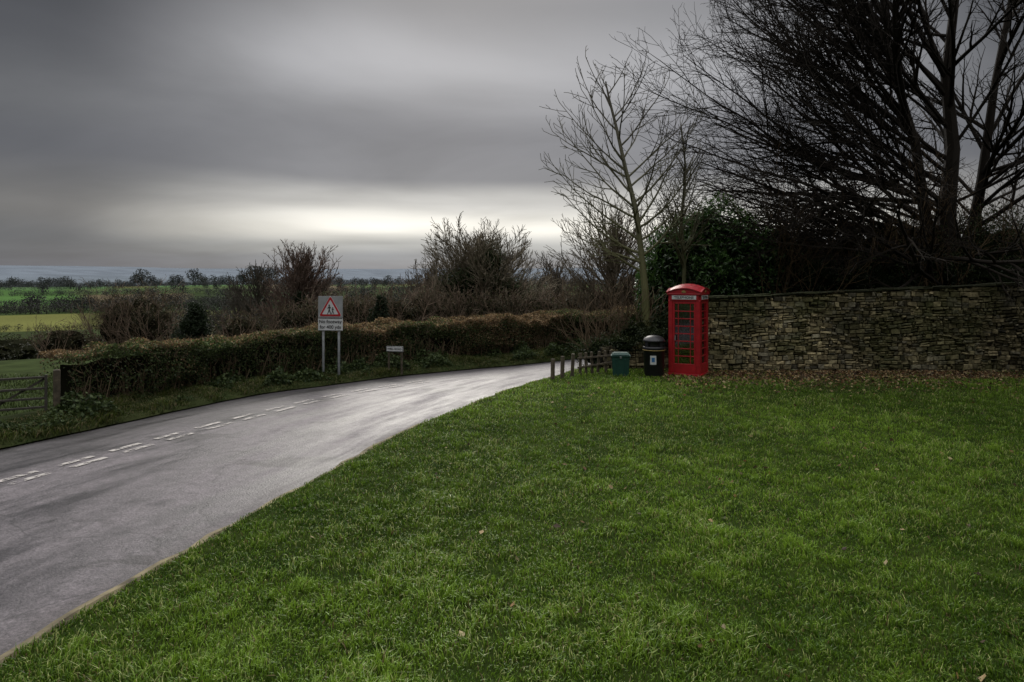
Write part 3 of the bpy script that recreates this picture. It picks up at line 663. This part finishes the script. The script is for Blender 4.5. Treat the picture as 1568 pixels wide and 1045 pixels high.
def cores(name,centers,parent=None,col=(.008,.011,.005),k=.74):
    V=[];F=[];off=0
    for c in centers:
        bm=bmesh.new(); bmesh.ops.create_icosphere(bm,subdivisions=3,radius=1)
        P=np.array([v.co[:] for v in bm.verts]); f=np.array([[v.index for v in q.verts] for q in bm.faces]); bm.free()
        l=.72+.5*vnoise(P[:,0]*1.7+c[0]*3,P[:,2]*1.7+P[:,1]*1.3+c[1],.6)
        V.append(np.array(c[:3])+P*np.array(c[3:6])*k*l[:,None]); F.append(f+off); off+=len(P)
    V=np.concatenate(V); return mesh_np(name,V,[np.concatenate(F)],M_core,np.tile(col,(len(V),1)),parent,smooth=False)
def cloud(centers,n,size,c0,c1,flat=.15,aspect=.5,shell=.4):
    w=np.array([c[3]*c[4]*c[5] for c in centers])**.67; w/=w.sum()
    idx=rng.choice(len(centers),n,p=w); Cc=np.array(centers)[idx]
    d=rng.normal(size=(n,3)); d/=np.linalg.norm(d,axis=1)[:,None]; rad=1.05-shell*rng.random(n)**1.3
    lump=.78+.5*vnoise(d[:,0]*3+idx*7.1,d[:,2]*3+d[:,1]*2,.8)
    P=Cc[:,:3]+d*Cc[:,3:6]*(rad*lump)[:,None]
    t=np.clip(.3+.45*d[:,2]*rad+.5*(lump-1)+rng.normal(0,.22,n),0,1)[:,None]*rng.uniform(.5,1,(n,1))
    return diamonds(P,size*(.7+.6*rng.random(n)),aspect,cols=lerp(c0,c1,t),flat=flat)
def mass(name,cs,n,size,c0,c1,flat=0,aspect=.5,shell=.4,m=None,corecol=(.008,.011,.005),k=.74):
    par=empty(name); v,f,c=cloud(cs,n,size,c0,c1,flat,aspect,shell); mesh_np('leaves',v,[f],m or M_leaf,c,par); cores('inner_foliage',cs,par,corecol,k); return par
cs_=[(5.6,22.3,3.0,1.2,1.2,1.6),(6.9,22.6,3.4,1.3,1.2,1.7),(6.2,22.0,2.2,1.5,1.1,1.6),(7.8,22.4,2.8,1.1,1.0,1.6),(4.9,22.3,2.0,.8,.8,1.5),(6.3,22.4,4.1,.7,.7,.8)]
mass('laurel_bush',cs_,19000,.17,(.012,.034,.007),(.11,.22,.05),0,.38,.3,mat_attr('laurel_leaf',.32,.28,.5))
cs_=[]
random.seed(8)
for x in np.arange(8.6,21,.95): cs_.append((x,22.4+random.random()*1.4,2.3+random.random()*.6,1.2,1.1,1.9+random.random()*.6))
for x in np.arange(8.9,21,1.6): cs_.append((x+random.random(),21.6+random.random()*.6,2.4+random.random()*.3,.9,.7,.9))
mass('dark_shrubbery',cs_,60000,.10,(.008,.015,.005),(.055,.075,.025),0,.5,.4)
segs=[]
tp=[{'step':.35,'wob':.16,'up':.04,'kids':.9,'start':.2,'ang':(20,50),'lr':(.4,.6),'rmin':.007},{'step':.25,'wob':.2,'up':.04,'kids':.8,'start':.1,'ang':(20,50),'lr':(.4,.7),'rmin':.006},{'step':.2,'wob':.2,'rmin':.005}]
for _ in range(200):
    x=random.uniform(7.8,20); grow(segs,Vector((x,random.uniform(21.3,24),random.uniform(.5,2.8))),Vector((random.gauss(0,.35),random.gauss(0,.3),1)).normalized(),random.uniform(2.2,4.2),.025,0,tp)
tree('thorn_thicket',segs,(.085,.058,.032),.4)
segs=[]
for _ in range(40):
    grow(segs,Vector((random.uniform(2.4,4.4),random.uniform(20.5,21.5),.3)),Vector((random.gauss(-.35,.5),random.gauss(0,.3),1)).normalized(),random.uniform(1.2,2.2),.014,1,sm)
tree('brambles',segs,(.11,.08,.05),.3)
mass('ivy',[(2.9,20.6,.45,.9,.5,.55),(3.9,20.6,.8,.9,.5,.7),(4.7,20.6,.9,.6,.5,.9),(3.3,20.1,.75,.5,.4,.25),(4.3,20.1,.95,.6,.4,.3)],8000,.07,(.01,.018,.006),(.05,.065,.02),0,.6,.4)

# ------------------------------------------------ scrub belt beyond the hedge
random.seed(77)
belt=[(-22.2,38,2.2),(-20.8,38,2.5),(-19.6,37,1.9),(-24,36,.5),(-17.5,36,.6),(-14.4,36,1.2),(-14.6,44,1.5),(-12.4,38,1.6),(-10.8,37,1.9),(-9.6,37,2.1),(-8.5,36,2.2),(-7.4,36,2.0),(-6.2,35,2.3),(-5.0,37,2.5),(-3.8,36,2.4),(-2.6,36,2.4),(-1.2,36,2.4),(0.0,35,2.4),(1.2,36,2.3),(2.4,36,2.2),(3.3,34,2.5),(4.4,34,2.7),(5.3,32,2.9),(6.4,31,3.2),(7.6,31,3.4),(-11.6,43,1.9),(-9,43,2.1),(-5.5,43,2.3),(-2,44,2.3),(1.5,43,2.4),(4.5,42,2.6),(8,40,3.0)]
segs=[]
bp_=[{'step':.4,'wob':.17,'up':.03,'kids':1.2,'start':.15,'ang':(22,52),'lr':(.3,.5),'rmin':.010},{'step':.28,'wob':.2,'up':.03,'kids':1.0,'start':.1,'ang':(22,50),'lr':(.4,.7),'rmin':.009},{'step':.22,'wob':.22,'rmin':.008}]
for (x,y,top) in belt:
    g0=G(x,y); L=(top-g0)*1.0
    for _ in range(20):
        grow(segs,Vector((x+random.gauss(0,.5),y+random.gauss(0,.7),g0)),Vector((random.gauss(0,.36),random.gauss(0,.3),1)).normalized(),L*random.uniform(.7,1.0),.032,0,bp_)
nseg.append(len(segs)); print('segs',nseg)
tree('hedgerow_scrub',segs,(.13,.093,.066),.4)
cs_=[(x,y+.5,(top+G(x,y))/2-.2,1.35,1.2,(top-G(x,y))/2*.85) for x,y,top in belt]
mass('scrub_foliage',cs_,50000,.13,(.018,.02,.009),(.11,.095,.045),0,.45,.6,corecol=(.016,.015,.009),k=.7)
def ever(name,x,y,top,w,c0=(.008,.014,.006),c1=(.03,.045,.018),n=5000):
    g0=G(x,y); h=top-g0; cs=[(x,y,g0+h*.25,w,w,h*.28),(x,y,g0+h*.5,w*.8,w*.8,h*.28),(x+.1,y,g0+h*.72,w*.5,w*.5,h*.25),(x,y,g0+h*.88,w*.25,w*.25,h*.12)]
    mass(name,cs,n,.14,c0,c1,0,.4,.5)
ever('evergreen_tree',-15.6,33.5,1.5,1.0); ever('evergreen_tree',-6.6,34,1.9,.6); ever('evergreen_tree',-12.9,41.5,1.9,1.3)
mass('ivy_growth',[(-2.1,39.5,2.4,1.7,1.3,1.3),(-1.2,39.4,3.5,.9,.9,1.2),(-3.2,39.6,2.0,1.3,1,1.1),(-.4,39.2,1.7,1.5,1,1.2)],12000,.12,(.016,.024,.008),(.085,.11,.042),0,.5,.7,k=.6)
cs_=[]
for _ in range(70):
    y=random.uniform(36,105); x=-random.uniform(.36,.85)*y; lim=-.085*y+2.73; g0=G(x,y); hh_=min(random.uniform(1.2,3.2),max(.8,lim-g0)); cs_.append((x,y,g0+hh_*.4,2.6,2,hh_*.6))
mass('undergrowth',cs_,36000,.24,(.012,.016,.006),(.06,.056,.028),0,.4,.6,corecol=(.015,.016,.009))

# ------------------------------------------------ distant hedgerows and trees
random.seed(4)
TR=[]
def row(r,a0,a1,step,hmin,hmax,gap=.2,jit=6):
    a=a0
    while a<a1:
        if random.random()>gap:
            rr_=r+random.uniform(-jit,jit); x=rr_*math.sin(math.radians(a)); y=rr_*math.cos(math.radians(a)); TR.append((x,y,random.uniform(hmin,hmax),rr_))
        a+=step*random.uniform(.6,1.4)
row(150,-29,15,1.3,4,7.5,.2,30); row(240,-30,18,1.0,4,8,.2,25); row(150,-46,-29,1.5,2.5,4,.3,20); row(230,-46,-31,1.2,2,4.5,.3,15); row(300,-46,-30,.5,1.8,3.2,.05,5)
row(325,-29,18,.55,4,8,.05,8)
row(420,-31,20,.7,4,9,.1,60)
row(505,-46,20,.32,5,9,.03,8); row(530,-46,20,.45,6,12,.3,20); row(600,-46,-20,.5,4,9,.2,25); row(640,-46,20,.32,3,5,.03,5); row(700,-31,20,.5,6,12,.25,50); row(790,-46,20,.26,4,7,.05,5); row(820,-46,20,.9,7,13,.4,30)
row(930,-46,20,.26,4,7,.05,6); row(940,-46,20,1.4,8,14,.4,15)
row(1090,-46,20,.22,6,10,.05,8); row(1100,-46,-33,.36,12,22,.12,25); row(1100,-33,20,.6,9,17,.35,25)
for aa,hg in ((-28.5,24),(-26.4,16),(-25,24),(-20.6,30),(-19.6,27),(-21.5,20)): TR.append((1080*math.sin(math.radians(aa)),1080*math.cos(math.radians(aa)),hg,1080))
row(1500,-46,30,.3,10,20,.1,60)
P=[];Sz=[];Cl_=[];segs=[]
for x,y,h,r_ in TR:
    g0=G(x,y); n=int(130+h*9); w=h*random.uniform(.38,.55)
    d=rng.normal(size=(n,3)); d/=np.linalg.norm(d,axis=1)[:,None]; d*=(rng.random(n)**.4)[:,None]
    lob=.75+.5*vnoise(d[:,0]*3+x,d[:,2]*3+y,.7)
    low=h<10
    q=np.array([x,y,g0+h*(.45 if low else .58)])+d*np.array([w*(1.6 if low else 1),w,h*(.5 if low else .42)])*lob[:,None]
    P.append(q); Sz.append(np.full(n,h*.15)); hz=min(1,max(0,(r_-150)/2300)); base=lerp([.024,.024,.014],[.10,.115,.13],hz)  # crown colour blends towards painted haze with distance
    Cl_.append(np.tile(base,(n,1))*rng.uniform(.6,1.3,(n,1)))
    segs.append((Vector((x,y,g0-.3)),Vector((x,y,g0+h*.6)),h*.03,h*.015))
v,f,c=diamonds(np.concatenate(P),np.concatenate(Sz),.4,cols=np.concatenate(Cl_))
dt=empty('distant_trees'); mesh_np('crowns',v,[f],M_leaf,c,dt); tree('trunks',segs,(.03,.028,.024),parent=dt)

# unseen trees added right of and behind the viewpoint to shade the lawn
random.seed(12); cs_=[]
for x,y in ((14,1.5),(15.5,6),(17.5,10.5),(12.5,-3),(8.5,-6.5),(3,-7.5),(-2,-8.5),(-7,-9),(20,14.5)):
    cs_+= [(x,y,3.4,2.7,2.7,3.6),(x+random.uniform(-.6,.6),y,7.2,2.3,2.3,3.0),(x,y,10.2,1.4,1.4,2.0)]
mass('added_shade_trees',cs_,12000,.3,(.006,.012,.005),(.03,.05,.018),0,.4,.4,k=.9)

# ------------------------------------------------ world
Wd=bpy.data.worlds.new('World'); S.world=Wd; Wd.use_nodes=True; nt=Wd.node_tree; N=nt.nodes.new; Lk=nt.links.new
bg=nt.nodes['Background']; bg.inputs['Strength'].default_value=.1
SUN_EL=math.radians(30)
sky=N('ShaderNodeTexSky'); sky.sky_type='NISHITA'; sky.sun_disc=False; sky.sun_elevation=SUN_EL; sky.sun_rotation=math.radians(-5)
tc=N('ShaderNodeTexCoord'); nz=N('ShaderNodeVectorMath'); nz.operation='NORMALIZE'; Lk(tc.outputs['Generated'],nz.inputs[0])
sp=N('ShaderNodeSeparateXYZ'); Lk(nz.outputs[0],sp.inputs[0])
def M(op,a,b=None,c=None,clamp=False):
    m=N('ShaderNodeMath'); m.operation=op; m.use_clamp=clamp
    for i,x in enumerate((a,b,c)):
        if x is None: continue
        if isinstance(x,(int,float)): m.inputs[i].default_value=x
        else: Lk(x,m.inputs[i])
    return m.outputs[0]
z=sp.outputs['Z']; zc_=M('ADD',M('MAXIMUM',z,0),.16)
px=M('MULTIPLY',M('DIVIDE',sp.outputs['X'],zc_),.75); py=M('DIVIDE',sp.outputs['Y'],zc_)
cb=N('ShaderNodeCombineXYZ'); Lk(px,cb.inputs[0]); Lk(py,cb.inputs[1])
n1=N('ShaderNodeTexNoise'); n1.inputs['Scale'].default_value=.6; n1.inputs['Detail'].default_value=3; n1.inputs['Roughness'].default_value=.4; Lk(cb.outputs[0],n1.inputs[0])
n2=N('ShaderNodeTexNoise'); n2.inputs['Scale'].default_value=1.0; n2.inputs['Detail'].default_value=6; n2.inputs['Roughness'].default_value=.5; n2.inputs['Distortion'].default_value=.4; Lk(cb.outputs[0],n2.inputs[0])
e=M('ADD',z,M('MULTIPLY',M('SUBTRACT',n1.outputs[0],.5),M('MULTIPLY_ADD',z,.30,.03)))
fac=M('MULTIPLY',e,2)
def ramp(st):
    r=N('ShaderNodeValToRGB'); cr=r.color_ramp; cr.interpolation='EASE'
    cr.elements[0].position=st[0][0]*2; cr.elements[0].color=(*st[0][1],1); cr.elements[1].position=st[-1][0]*2; cr.elements[1].color=(*st[-1][1],1)
    for p,c in st[1:-1]:
        q=cr.elements.new(p*2); q.color=(*c,1)
    Lk(fac,r.inputs[0]); return r.outputs[0]
rc=ramp([(0,(.19,.21,.25)),(.025,(.26,.28,.31)),(.045,(.44,.45,.45)),(.072,(1.0,.97,.89)),(.105,(.55,.54,.52)),(.145,(.225,.225,.24)),(.20,(.21,.21,.225)),(.29,(.42,.42,.435)),(.37,(.27,.27,.28)),(.5,(.45,.45,.47))])
re=ramp([(0,(.14,.15,.18)),(.05,(.12,.125,.14)),(.09,(.14,.135,.135)),(.15,(.10,.10,.11)),(.22,(.13,.13,.135)),(.3,(.08,.08,.085)),(.38,(.05,.05,.055)),(.5,(.22,.22,.23))])
hl_=M('SQRT',M('ADD',M('MULTIPLY',sp.outputs['X'],sp.outputs['X']),M('MULTIPLY',sp.outputs['Y'],sp.outputs['Y'])))
dt_=M('DIVIDE',M('ADD',M('MULTIPLY',sp.outputs['X'],.05),M('MULTIPLY',sp.outputs['Y'],.9987)),M('MAXIMUM',hl_,.001))
mr=N('ShaderNodeMapRange'); mr.interpolation_type='SMOOTHSTEP'; mr.inputs['From Min'].default_value=.80; mr.inputs['From Max'].default_value=.985; Lk(dt_,mr.inputs[0])
mx=N('ShaderNodeMix'); mx.data_type='RGBA'; Lk(mr.outputs[0],mx.inputs[0]); Lk(re,mx.inputs[6]); Lk(rc,mx.inputs[7])
zen=N('ShaderNodeMapRange'); zen.interpolation_type='SMOOTHSTEP'; zen.inputs['From Min'].default_value=.42; zen.inputs['From Max'].default_value=.85; Lk(z,zen.inputs[0])
mz=N('ShaderNodeMix'); mz.data_type='RGBA'; Lk(zen.outputs[0],mz.inputs[0]); Lk(mx.outputs[2],mz.inputs[6]); mz.inputs[7].default_value=(1.7,1.7,1.73,1)
sc=N('ShaderNodeVectorMath'); sc.operation='SCALE'; Lk(mz.outputs[2],sc.inputs[0]); Lk(M('MULTIPLY_ADD',n2.outputs[0],11.0,4.6),sc.inputs['Scale'])
fm=N('ShaderNodeMix'); fm.data_type='RGBA'; fm.inputs[0].default_value=.96; Lk(sky.outputs[0],fm.inputs[6]); Lk(sc.outputs[0],fm.inputs[7])
Lk(fm.outputs[2],bg.inputs['Color'])

sl=bpy.data.lights.new('sun','SUN'); sl.energy=1.5; sl.angle=math.radians(20); sl.color=(1,.95,.87)
so=bpy.data.objects.new('sun',sl); so.rotation_euler=(-(math.pi/2-SUN_EL),0,math.radians(5)); so.location=(0,0,30); link(so)

cd=bpy.data.cameras.new('camera'); cd.lens=24; cd.sensor_width=36; cd.shift_y=-97.5/1568; cd.clip_end=20000; cd.clip_start=.05
co=bpy.data.objects.new('camera',cd); co.location=(0,0,2.73); co.rotation_euler=(math.pi/2,0,0); link(co); S.camera=co
S.view_settings.view_transform='Standard'; S.view_settings.look='None'; S.view_settings.exposure=0
